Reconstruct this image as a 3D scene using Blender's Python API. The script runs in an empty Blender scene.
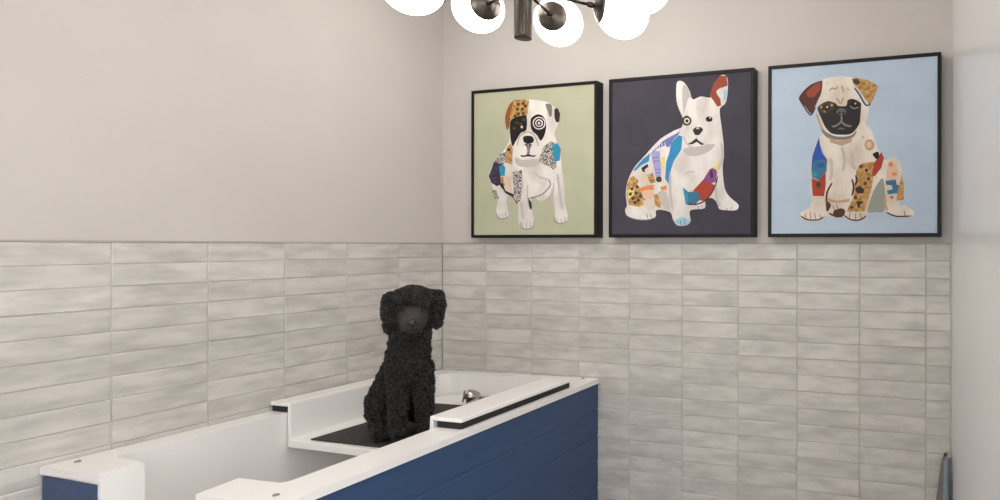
import bpy, bmesh, math, random
import numpy as np
from mathutils import Vector, Matrix, Euler

random.seed(7)
rng = np.random.default_rng(11)
S = bpy.context.scene
COL = S.collection
ZT = 1.55            # height of the top of the wall tiles above the floor
TH, TW = 0.0665, 0.2529   # tile pitch
PI = math.pi

# ------------------------------------------------------------------ materials
def new_mat(name, col, rough=0.5, metal=0.0, spec=0.5, coat=0.0):
    m = bpy.data.materials.new(name); m.use_nodes = True
    b = m.node_tree.nodes['Principled BSDF']
    b.inputs['Base Color'].default_value = (*col, 1)
    b.inputs['Roughness'].default_value = rough
    b.inputs['Metallic'].default_value = metal
    b.inputs['Specular IOR Level'].default_value = spec
    b.inputs['Coat Weight'].default_value = coat
    return m

def nodes(m):
    nt = m.node_tree
    return nt, nt.nodes['Principled BSDF'], nt.nodes.new, nt.links.new

def lin(*c):
    return tuple(((v / 255) / 12.92 if v / 255 <= 0.04045 else ((v / 255 + 0.055) / 1.055) ** 2.4) for v in c)

def add_noise(m, c1, c2, scale=(20, 20, 20), detail=4, bump=0.0, bscale=None, dist=0.002):
    nt, b, N, L = nodes(m)
    tc = N('ShaderNodeTexCoord'); mp = N('ShaderNodeMapping'); mp.inputs['Scale'].default_value = scale
    L(tc.outputs['Object'], mp.inputs['Vector'])
    nz = N('ShaderNodeTexNoise'); nz.inputs['Scale'].default_value = 1.0; nz.inputs['Detail'].default_value = detail
    L(mp.outputs[0], nz.inputs['Vector'])
    rp = N('ShaderNodeValToRGB')
    rp.color_ramp.elements[0].color = (*c1, 1); rp.color_ramp.elements[1].color = (*c2, 1)
    rp.color_ramp.elements[0].position = 0.35; rp.color_ramp.elements[1].position = 0.65
    L(nz.outputs['Fac'], rp.inputs[0]); L(rp.outputs[0], b.inputs['Base Color'])
    if bump:
        bp = N('ShaderNodeBump'); bp.inputs['Strength'].default_value = bump; bp.inputs['Distance'].default_value = dist
        L(nz.outputs['Fac'], bp.inputs['Height']); L(bp.outputs[0], b.inputs['Normal'])
    return m

M = {}
M['paint'] = add_noise(new_mat('wall_paint', (0.6, 0.56, 0.52), 0.75, spec=0.3), lin(200, 194, 188), lin(203, 197, 191), (3, 3, 3), 2)
M['gloss_paint'] = new_mat('gloss_paint', lin(232, 230, 228), 0.24, spec=0.6)
M['ceiling'] = new_mat('ceiling_paint', lin(235, 230, 224), 0.9)
M['trim'] = new_mat('tile_trim', lin(176, 170, 162), 0.45)
M['grout'] = new_mat('grout', lin(204, 198, 191), 0.9)
M['floor'] = add_noise(new_mat('floor_stone', (0.2, 0.19, 0.18), 0.5), lin(168, 164, 160), lin(184, 180, 175), (4, 4, 4), 5)
M['acrylic'] = new_mat('white_acrylic', lin(248, 245, 242), 0.28, spec=0.5)
M['rubber'] = new_mat('black_rubber', lin(22, 21, 21), 0.6)
M['mat'] = add_noise(new_mat('mat_rubber', (0.03, 0.03, 0.03), 0.75), lin(46, 43, 41), lin(60, 56, 53), (90, 90, 90), 2, 0.6, dist=0.001)
M['chrome'] = new_mat('chrome', lin(190, 188, 186), 0.18, metal=1.0)
M['cap'] = new_mat('cap_grey', lin(150, 146, 140), 0.4, metal=0.6)
M['bronze'] = new_mat('gunmetal', lin(92, 86, 80), 0.3, metal=1.0)
M['bronze2'] = new_mat('gunmetal_dark', lin(66, 61, 57), 0.32, metal=1.0)
M['frame'] = new_mat('black_frame', lin(12, 11, 11), 0.5, spec=0.3)
M['towel'] = add_noise(new_mat('towel_cloth', (0.3, 0.35, 0.4), 0.95, spec=0.1), lin(128, 143, 153), lin(144, 158, 167), (220, 220, 220), 2, 0.5)
M['hem'] = add_noise(new_mat('towel_hem', (0.3, 0.3, 0.3), 0.95, spec=0.1), lin(118, 114, 108), lin(134, 130, 124), (220, 220, 220), 2, 0.5)
M['nose'] = new_mat('dog_nose', lin(26, 24, 25), 0.25)
M['eye'] = new_mat('dog_eye', lin(12, 9, 8), 0.08)
M['skin'] = add_noise(new_mat('dog_skin', (0.02, 0.018, 0.017), 0.8, spec=0.25), lin(14, 12, 12), lin(26, 23, 22), (70, 70, 70), 3, 0.6)
M['muzzle'] = add_noise(new_mat('dog_muzzle', (0.03, 0.03, 0.03), 0.7, spec=0.3), lin(48, 45, 44), lin(74, 69, 67), (160, 160, 160), 3, 0.5)
fur = new_mat('dog_curls', lin(34, 30, 28), 0.38, spec=0.7)
M['fur'] = add_noise(fur, lin(9, 8, 8), lin(48, 40, 36), (22, 22, 22), 6)
M['fur'].node_tree.nodes['Principled BSDF'].inputs['Sheen Weight'].default_value = 0.15

# painted tongue-and-groove boards
b = M['navy'] = add_noise(new_mat('navy_paint', (0.03, 0.05, 0.1), 0.42, spec=0.4), lin(50, 75, 112), lin(54, 80, 118), (40, 3, 90), 4, 0.3, dist=0.0012)

# opal globe
m = bpy.data.materials.new('opal_glass'); m.use_nodes = True
nt, bb, N, L = nodes(m)
bb.inputs['Base Color'].default_value = (0.9, 0.88, 0.85, 1); bb.inputs['Roughness'].default_value = 0.15
bb.inputs['Emission Color'].default_value = (1.0, 0.97, 0.945, 1); bb.inputs['Emission Strength'].default_value = 6.3
M['opal'] = m

# handmade glazed tile: every tile has its own tint (r) and its own cloud pattern (g)
m = M['tile'] = new_mat('glazed_tile', (0.6, 0.57, 0.53), 0.3, spec=0.5)
nt, b, N, L = nodes(m)
tc = N('ShaderNodeTexCoord'); mp = N('ShaderNodeMapping'); mp.inputs['Scale'].default_value = (7, 7, 26)
L(tc.outputs['Object'], mp.inputs['Vector'])
at = N('ShaderNodeVertexColor'); at.layer_name = 'tint'
sp = N('ShaderNodeSeparateColor'); L(at.outputs['Color'], sp.inputs[0])
mu = N('ShaderNodeMath'); mu.operation = 'MULTIPLY'; mu.inputs[1].default_value = 60
L(sp.outputs[1], mu.inputs[0])
nz = N('ShaderNodeTexNoise'); nz.noise_dimensions = '4D'; nz.inputs['Scale'].default_value = 1.0
nz.inputs['Detail'].default_value = 3.5; nz.inputs['Roughness'].default_value = 0.55
L(mp.outputs[0], nz.inputs['Vector']); L(mu.outputs[0], nz.inputs['W'])
rp = N('ShaderNodeValToRGB'); e = rp.color_ramp.elements
e[0].position = 0.3; e[0].color = (*lin(184, 180, 174), 1)
e[1].position = 0.6; e[1].color = (*lin(214, 209, 202), 1)
L(nz.outputs['Fac'], rp.inputs[0])
mx = N('ShaderNodeMix'); mx.data_type = 'RGBA'; mx.blend_type = 'MULTIPLY'; mx.inputs[0].default_value = 1.0
tr = N('ShaderNodeMapRange'); tr.inputs[3].default_value = 0.92; tr.inputs[4].default_value = 1.04
L(sp.outputs[0], tr.inputs[0])
L(rp.outputs[0], mx.inputs[6]); L(tr.outputs[0], mx.inputs[7]); L(mx.outputs[2], b.inputs['Base Color'])
n2 = N('ShaderNodeTexNoise'); n2.inputs['Scale'].default_value = 38; n2.inputs['Detail'].default_value = 1.5
L(tc.outputs['Object'], n2.inputs['Vector'])
bp = N('ShaderNodeBump'); bp.inputs['Strength'].default_value = 0.35; bp.inputs['Distance'].default_value = 0.004
L(n2.outputs['Fac'], bp.inputs['Height']); L(bp.outputs[0], b.inputs['Normal'])

# ------------------------------------------------------------------ helpers
def obj(name, bm, mat, parent=None, smooth=False, bevel=0, bang=40, segs=3):
    me = bpy.data.meshes.new(name)
    if isinstance(bm, bmesh.types.BMesh):
        bmesh.ops.recalc_face_normals(bm, faces=bm.faces[:])
        bm.to_mesh(me); bm.free()
    else:
        me.from_pydata(*bm); me.update()
    for mm in (mat if isinstance(mat, (list, tuple)) else [mat]): me.materials.append(mm)
    if smooth:
        for p in me.polygons: p.use_smooth = True
    o = bpy.data.objects.new(name, me); COL.objects.link(o)
    if parent: o.parent = parent
    if bevel:
        md = o.modifiers.new('bevel', 'BEVEL'); md.width = bevel; md.segments = segs
        md.limit_method = 'ANGLE'; md.angle_limit = math.radians(bang); md.harden_normals = False
        for p in me.polygons: p.use_smooth = True
        wn = o.modifiers.new('wn', 'WEIGHTED_NORMAL'); wn.keep_sharp = True
    return o

def tag(o, label, cat=None, group=None):
    o['label'] = label
    if cat: o['category'] = cat
    if group: o['group'] = group
    return o

def thing(name, label, cat, loc, rot=(0, 0, 0), group=None):
    o = bpy.data.objects.new(name, None); COL.objects.link(o)
    o.empty_display_size = 0.05
    o.location = loc; o.rotation_euler = rot
    return tag(o, label, cat, group)

def struct(name, bm, mat, **k):
    o = obj(name, bm, mat, **k); o['kind'] = 'structure'; return o

def add_box(bm, lo, hi):
    x0, y0, z0 = lo; x1, y1, z1 = hi
    v = [bm.verts.new(p) for p in ((x0, y0, z0), (x1, y0, z0), (x1, y1, z0), (x0, y1, z0), (x0, y0, z1), (x1, y0, z1), (x1, y1, z1), (x0, y1, z1))]
    for f in ((0, 3, 2, 1), (4, 5, 6, 7), (0, 1, 5, 4), (1, 2, 6, 5), (2, 3, 7, 6), (3, 0, 4, 7)): bm.faces.new([v[i] for i in f])
    return v

def box(lo, hi):
    bm = bmesh.new(); add_box(bm, lo, hi); return bm

def add_prism(bm, poly, z0, z1):
    lo = [bm.verts.new((x, y, z0)) for x, y in poly]; hi = [bm.verts.new((x, y, z1)) for x, y in poly]
    n = len(poly)
    bm.faces.new(hi); bm.faces.new(lo[::-1])
    for i in range(n): bm.faces.new((lo[i], lo[(i + 1) % n], hi[(i + 1) % n], hi[i]))

def add_tube(bm, p, q, r, r2=None, n=16):
    r2 = r if r2 is None else r2
    p, q = Vector(p), Vector(q); d = (q - p).normalized()
    a = d.orthogonal().normalized(); c = d.cross(a)
    A = [bm.verts.new(p + (a * math.cos(2 * PI * i / n) + c * math.sin(2 * PI * i / n)) * r) for i in range(n)]
    B = [bm.verts.new(q + (a * math.cos(2 * PI * i / n) + c * math.sin(2 * PI * i / n)) * r2) for i in range(n)]
    for i in range(n): bm.faces.new((A[i], A[(i + 1) % n], B[(i + 1) % n], B[i]))
    bm.faces.new(A[::-1]); bm.faces.new(B)

def add_lathe(bm, prof, axis=(0, 0, 1), org=(0, 0, 0), n=32):
    """prof: (radius, distance along the axis) from one end to the other"""
    d = Vector(axis).normalized(); a = d.orthogonal().normalized(); c = d.cross(a); org = Vector(org)
    rings = []
    for r, h in prof:
        if r < 1e-6: rings.append([bm.verts.new(org + d * h)])
        else: rings.append([bm.verts.new(org + d * h + (a * math.cos(2 * PI * i / n) + c * math.sin(2 * PI * i / n)) * r) for i in range(n)])
    for A, B in zip(rings, rings[1:]):
        for i in range(n):
            j = (i + 1) % n
            f = [A[i % len(A)]] + ([A[j]] if len(A) > 1 else []) + ([B[j]] if len(B) > 1 else []) + [B[i % len(B)]]
            bm.faces.new(f)
    for R in (rings[0], rings[-1]):
        if len(R) > 1: bm.faces.new(R)

# ------------------------------------------------------------------ camera
yaw, roll = -0.292977, 0.001624
f = Vector((math.sin(yaw), math.cos(yaw), 0)); r = Vector((math.cos(yaw), -math.sin(yaw), 0)); u = Vector((0, 0, 1))
r2 = r * math.cos(roll) + u * math.sin(roll); u2 = -r * math.sin(roll) + u * math.cos(roll)
cam_d = bpy.data.cameras.new('camera'); cam = bpy.data.objects.new('camera', cam_d); COL.objects.link(cam)
cam.matrix_world = Matrix(((r2.x, u2.x, -f.x, 2.3805), (r2.y, u2.y, -f.y, -2.5041), (r2.z, u2.z, -f.z, ZT - 0.0101), (0, 0, 0, 1)))
cam_d.sensor_width = 36; cam_d.lens = 36 * 0.63533; cam_d.shift_x = -0.26299; cam_d.shift_y = -0.0039
cam_d.clip_start = 0.02
S.camera = cam

# ------------------------------------------------------------------ room
CZ = ZT + 1.2
YN = -3.3
def xr(y): return 2.372 - 0.0544 * y      # face of the right-hand wall, slightly out of square
struct('floor', box((-0.1, YN - 1.5, -0.08), (6.0, 0.1, 0)), M['floor'])
struct('ceiling', box((-0.1, YN, CZ), (2.9, 0.1, CZ + 0.08)), M['ceiling'])
wl = struct('wall_left', box((-0.1, YN, 0), (-0.008, 0.1, CZ)), M['paint'])
wb = struct('wall_back', box((-0.008, 0.008, 0), (2.9, 0.1, CZ)), M['paint'])
bm = bmesh.new()
YO, YD = -1.62, -3.2           # unseen doorway opening, added so daylight comes in from the right
for ya, yb, za, zb in ((0.01, YO, 0, CZ), (YD, YN, 0, CZ), (YO, YD, 2.5, CZ)):
    add_prism(bm, [(xr(ya), ya), (xr(yb), yb), (xr(yb) + 0.1, yb), (xr(ya) + 0.1, ya)], za, zb)
struct('wall_right', bm, M['gloss_paint'])

bm = bmesh.new()
wx0, wx1, wz0, wz1 = 0.3, 2.4, 1.3, 2.6      # unseen opening in the rear wall, added to let in more light
for lo_, hi_ in (((-0.1, YN - 0.1, 0), (wx0, YN, CZ)), ((wx1, YN - 0.1, 0), (2.9, YN, CZ)), ((wx0, YN - 0.1, 0), (wx1, YN, wz0)), ((wx0, YN - 0.1, wz1), (wx1, YN, CZ))): add_box(bm, lo_, hi_)
struct('wall_front', bm, M['paint'])
bm = bmesh.new()
for lo_, hi_ in (((wx0, YN - 0.08, wz0), (wx0 + .04, YN - 0.02, wz1)), ((wx1 - .04, YN - 0.08, wz0), (wx1, YN - 0.02, wz1)), ((wx0, YN - 0.08, wz0), (wx1, YN - 0.02, wz0 + .04)), ((wx0, YN - 0.08, wz1 - .04), (wx1, YN - 0.02, wz1)), ((1.33, YN - 0.08, wz0), (1.37, YN - 0.02, wz1))): add_box(bm, lo_, hi_)
struct('added_window_1', bm, M['ceiling'])

def tile_wall(name, parent, P, ncol, cut):
    """P(s, z, h) -> point: s along the wall from the corner, h out of the wall"""
    vs, fs, tint = [], [], []
    nrow = int(math.ceil(ZT / TH))
    g = 0.0012
    for i in range(ncol):
        for k in range(nrow):
            s0, s1 = i * TW + g, min((i + 1) * TW - g, cut)
            if s1 <= s0 + 0.004: continue
            z1, z0 = ZT - k * TH - g * 0.7, max(ZT - (k + 1) * TH + g * 0.7, 0.001)
            if z1 <= z0 + 0.003: continue
            a, c, hh = max(-.001, min(.001, random.gauss(0, 0.0006))), max(-.001, min(.001, random.gauss(0, 0.0005))), max(-.0006, min(.0006, random.gauss(0.0, 0.0003)))
            ws, wz = random.gauss(0, 0.0006), random.gauss(0, 0.0004)
            e = 0.0024
            base = len(vs)
            for (s, z) in ((s0, z0), (s1, z0), (s1, z1), (s0, z1)): vs.append(P(s + ws, z + wz, -0.0045))
            for (s, z, sa, sc) in ((s0 + .0006, z0 + .0006, -1, -1), (s1 - .0006, z0 + .0006, 1, -1), (s1 - .0006, z1 - .0006, 1, 1), (s0 + .0006, z1 - .0006, -1, 1)):
                vs.append(P(s + ws, z + wz, -0.0018 + hh + sa * a + sc * c))
            for (s, z, sa, sc) in ((s0 + e, z0 + e, -1, -1), (s1 - e, z0 + e, 1, -1), (s1 - e, z1 - e, 1, 1), (s0 + e, z1 - e, -1, 1)):
                vs.append(P(s + ws, z + wz, hh + sa * a + sc * c))
            t = (random.random(), random.random())
            for r0, r1 in ((0, 4), (4, 8)):
                for q in range(4):
                    w = (q + 1) % 4
                    fs.append((base + r0 + q, base + r0 + w, base + r1 + w, base + r1 + q)); tint.append(t)
            fs.append((base + 8, base + 9, base + 10, base + 11)); tint.append(t)
    o = obj(name, (vs, [], fs), M['tile'], parent)
    me = o.data
    ca = me.color_attributes.new('tint', 'FLOAT_COLOR', 'CORNER')
    li = 0
    for p, t in zip(me.polygons, tint):
        for _ in p.vertices: ca.data[li].color = (t[0], t[1], 0, 1); li += 1
    return o
tl = tile_wall('glazed_tiles', wl, lambda s, z, h: (h, -s, z), 13, 3.29)
tb = tile_wall('glazed_tiles', wb, lambda s, z, h: (s, -h, z), 10, 2.366)
obj('grout_bed', box((-0.0095, YN, 0), (-0.0035, 0.0, ZT - 0.001)), M['grout'], wl)
obj('grout_bed', box((-0.0035, 0.0035, 0), (2.372, 0.0095, ZT - 0.001)), M['grout'], wb)
struct('trim_1', box((-0.009, YN, ZT - 0.001), (0.0015, 0.0, ZT + 0.004)), M['trim'])
struct('trim_2', box((0.0015, -0.0015, ZT - 0.001), (2.3715, 0.009, ZT + 0.004)), M['trim'])

# ------------------------------------------------------------------ framed prints
PC = dict(white=(226, 219, 212), cream=(220, 206, 190), brown=(142, 84, 44), tan=(182, 136, 76), olive=(70, 58, 34), black=(22, 20, 20), dark=(48, 42, 42),
          grey=(128, 120, 114), lgrey=(190, 182, 176), slate=(92, 92, 96), teal=(42, 142, 172), plum=(62, 48, 74), peach=(222, 184, 156), periwinkle=(112, 116, 178),
          blue=(52, 134, 188), lavender=(158, 158, 204), yellow=(226, 206, 132), orange=(220, 134, 76), steel=(58, 112, 140), red=(166, 62, 42), purple=(134, 74, 128),
          rust=(150, 70, 46), sky=(152, 192, 210), sage=(150, 152, 140), umber=(84, 48, 34), mask=(42, 36, 36), fawn=(186, 156, 124), royal=(38, 84, 166))
ink = {k: new_mat('ink_' + k, lin(*v), 0.6, spec=0.3) for k, v in PC.items()}
sk = ink['speck'] = new_mat('ink_speckled', (0.3, 0.3, 0.3), 0.6, spec=0.3)
nt, b, N, L = nodes(sk)
tc = N('ShaderNodeTexCoord'); vo = N('ShaderNodeTexNoise'); vo.inputs['Scale'].default_value = 250; vo.inputs['Detail'].default_value = 1
rp = N('ShaderNodeValToRGB'); rp.color_ramp.interpolation = 'CONSTANT'
rp.color_ramp.elements[0].color = (*lin(70, 62, 64), 1); rp.color_ramp.elements[1].color = (*lin(205, 198, 190), 1); rp.color_ramp.elements[1].position = 0.5
L(tc.outputs['Object'], vo.inputs['Vector']); L(vo.outputs['Fac'], rp.inputs[0]); L(rp.outputs[0], b.inputs['Base Color'])
ink['tan'] = add_noise(ink['tan'], lin(150, 104, 52), lin(206, 164, 102), (60, 60, 60), 4)
ink['white'] = add_noise(ink['white'], lin(206, 198, 190), lin(232, 226, 219), (14, 14, 9), 3)
ink['cream'] = add_noise(ink['cream'], lin(208, 192, 174), lin(231, 221, 208), (14, 14, 9), 3)

ART1 = [
('p','white',[(236,618),(314,630),(400,616),(439,597),(469,562),(470,510),(451,466),(477,405),(487,332),(500,235),(507,154),(520,98),(509,66),(470,66),(453,99),(452,155),(438,220),(429,196),(382,165),(334,190),(330,141),(344,68),(325,45),(280,44),(259,77),(257,151),(217,201),(194,168),(208,110),(188,92),(153,94),(138,128),(148,178),(118,237),(98,296),(128,353),(178,401),(201,433),(209,458),(213,499),(217,573)]),
('p','brown',[(186,554),(202,601),(225,626),(254,633),(250,612),(219,570),(213,534),(205,503),(194,505)]),
('p','tan',[(232,627),(276,634),(317,626),(308,558),(258,555),(215,534),(213,563)]),
('p','olive',[(267,611),(266,608),(264,606),(262,605),(258,604),(255,605),(252,607),(250,609),(250,612),(250,615),(252,617),(255,619),(258,619),(262,618),(264,617),(266,614)]),
('p','olive',[(293,613),(292,610),(290,608),(288,607),(284,606),(281,607),(278,609),(276,611),(276,614),(276,617),(278,619),(281,621),(284,621),(288,620),(290,619),(292,616)]),
('p','olive',[(263,590),(262,587),(260,584),(257,583),(254,583),(251,583),(248,585),(246,588),(245,591),(246,593),(248,596),(251,597),(254,597),(257,597),(260,595),(262,592)]),
('p','olive',[(289,588),(288,585),(286,583),(283,582),(280,581),(277,582),(274,584),(272,586),(271,589),(272,592),(274,594),(277,595),(280,596),(283,595),(286,593),(288,591)]),
('p','olive',[(306,601),(305,599),(303,596),(301,595),(297,595),(294,595),(291,597),(289,600),(289,603),(289,605),(291,608),(294,609),(297,609),(300,609),(303,607),(305,604)]),
('p','olive',[(267,567),(266,565),(265,562),(262,561),(258,560),(255,561),(252,563),(250,565),(250,568),(250,571),(252,573),(255,575),(258,575),(262,574),(265,573),(266,570)]),
('p','olive',[(293,567),(292,564),(290,562),(288,561),(284,560),(281,561),(278,563),(276,565),(276,568),(276,571),(278,573),(281,575),(284,575),(288,574),(290,573),(292,570)]),
('p','olive',[(250,557),(249,555),(247,552),(244,551),(241,550),(238,551),(235,553),(233,555),(232,558),(233,561),(235,563),(238,565),(241,565),(244,564),(247,563),(249,560)]),
('p','black',[(215,535),(250,554),(276,558),(303,556),(302,492),(272,479),(241,437),(228,421),(215,467)]),
('p','olive',[(246,502),(246,499),(244,497),(241,495),(237,495),(233,496),(230,498),(228,500),(227,503),(228,506),(230,509),(233,511),(237,511),(240,510),(244,508),(246,506)]),
('p','olive',[(281,519),(280,516),(278,513),(275,512),(272,511),(268,512),(265,514),(263,517),(262,520),(263,523),(265,525),(268,527),(271,527),(275,527),(278,525),(280,522)]),
('p','olive',[(298,540),(297,537),(295,534),(292,533),(289,532),(285,533),(282,535),(280,538),(279,541),(280,544),(282,546),(285,548),(289,548),(292,548),(295,546),(297,543)]),
('p','olive',[(259,527),(259,524),(257,522),(254,520),(250,520),(246,521),(243,523),(241,525),(240,528),(241,532),(243,534),(246,536),(250,536),(253,535),(257,533),(259,531)]),
('p','white',[(284,506),(284,504),(282,502),(280,501),(278,501),(275,501),(273,503),(271,505),(271,507),(271,509),(273,511),(275,512),(278,513),(280,512),(282,511),(284,509)]),
('p','black',[(329,545),(361,560),(391,549),(407,516),(402,473),(380,439),(360,464),(332,489),(324,520)]),
('p','white',[(404,517),(401,506),(394,497),(383,492),(370,490),(357,493),(346,500),(339,510),(336,521),(338,532),(346,541),(357,547),(370,548),(383,545),(394,538),(401,529)]),
('p','black',[(398,518),(396,509),(390,501),(381,497),(370,495),(359,498),(350,503),(344,511),(342,521),(344,530),(350,537),(359,542),(370,543),(381,541),(390,535),(396,527)]),
('p','white',[(390,518),(389,512),(384,506),(378,503),(370,502),(362,504),(356,508),(351,514),(350,520),(351,527),(355,532),(362,536),(370,537),(378,535),(384,531),(389,525)]),
('p','black',[(384,518),(383,514),(380,510),(375,508),(370,507),(364,508),(360,511),(357,515),(355,520),(357,525),(360,528),(364,531),(370,532),(375,530),(380,527),(383,523)]),
('p','white',[(377,519),(376,517),(375,515),(373,514),(370,513),(367,514),(365,515),(364,517),(363,520),(364,522),(365,524),(367,525),(370,525),(372,524),(375,523),(376,521)]),
('p','grey',[(404,603),(432,601),(439,579),(436,549),(425,546),(414,573)]),
('p','dark',[(450,577),(466,583),(480,556),(476,521),(461,516),(451,539)]),
('p','white',[(250,444),(285,479),(323,484),(353,461),(370,416),(370,387),(349,374),(259,377),(246,407)]),
('s','grey',[(252,421),(263,458),(293,480),(327,479),(353,453),(366,413)],2),
('p','slate',[(293,428),(329,427),(334,403),(321,386),(312,381),(302,386),(290,405)]),
('p','white',[(259,407),(274,426),(298,421),(307,401),(304,384),(280,376),(261,386)]),
('p','white',[(321,400),(331,419),(351,423),(365,402),(362,382),(343,374),(324,383)]),
('p','black',[(285,458),(297,465),(327,463),(341,452),(340,436),(321,429),(302,431),(288,439)]),
('p','dark',[(267,380),(289,376),(312,382),(338,374),(358,376),(345,367),(312,371),(280,369)]),
('s','lgrey',[(312,428),(312,386)],3),
('p','speck',[(372,362),(397,415),(429,434),(450,426),(463,322),(451,303),(421,321),(371,342)]),
('p','teal',[(439,417),(467,425),(484,398),(479,346),(452,341),(444,378)]),
('p','tan',[(198,416),(220,436),(229,408),(228,379),(226,336),(199,345),(184,380)]),
('p','black',[(216,405),(216,402),(214,400),(211,399),(208,398),(205,399),(203,401),(201,403),(200,405),(201,408),(203,410),(205,411),(208,412),(211,411),(214,409),(216,407)]),
('p','lgrey',[(243,370),(282,356),(359,357),(373,336),(335,321),(272,326),(243,345)]),
('s','lgrey',[(467,288),(477,216),(491,127)],7),
('s','lgrey',[(275,167),(279,122),(287,89)],6),
('p','plum',[(97,287),(124,348),(154,380),(184,384),(179,347),(161,298),(165,248),(142,239),(111,256)]),
('p','speck',[(134,353),(154,386),(194,397),(199,351),(169,339)]),
('p','teal',[(153,330),(177,341),(189,322),(185,287),(161,286)]),
('p','tan',[(161,281),(175,284),(187,242),(169,240)]),
('p','rust',[(161,241),(175,248),(183,228),(167,230)]),
('s','slate',[(109,291),(129,307)],3),
('s','slate',[(115,270),(141,282)],3),
('s','slate',[(129,328),(144,314)],3),
('s','slate',[(119,258),(137,264)],3),
('p','peach',[(189,281),(214,280),(229,205),(209,218)]),
('p','dark',[(157,248),(174,256),(189,218),(233,201),(263,163),(253,153),(229,187),(189,206)]),
('p','speck',[(230,302),(279,311),(283,220),(272,175),(256,155),(234,187)]),
('s','grey',[(314,179),(345,184),(388,197),(425,229),(430,247),(416,266)],3),
('s','lgrey',[(345,300),(373,275),(425,261)],4),
('s','lgrey',[(311,244),(308,187),(321,129)],4),
('p','dark',[(311,183),(330,162),(333,137),(326,125),(318,146)]),
('s','lgrey',[(449,249),(444,176),(454,103)],5),
('p','speck',[(115,220),(140,224),(155,182),(135,175)]),
('s','dark',[(155,115),(158,92)],2),
('s','dark',[(172,111),(175,90)],2),
('s','dark',[(189,115),(192,96)],2),
('s','dark',[(279,71),(283,46)],2),
('s','dark',[(302,68),(305,43)],2),
('s','dark',[(326,70),(328,49)],2),
('s','dark',[(463,88),(470,69)],2),
('s','dark',[(485,85),(488,64)],2),
('s','dark',[(505,93),(509,70)],2),
('s','grey',[(270,72),(276,48),(309,39),(340,51),(343,76)],2),
('s','grey',[(451,91),(460,69),(491,63),(516,74)],2),
('s','grey',[(142,115),(148,94),(180,87),(205,98)],2),
]
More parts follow.
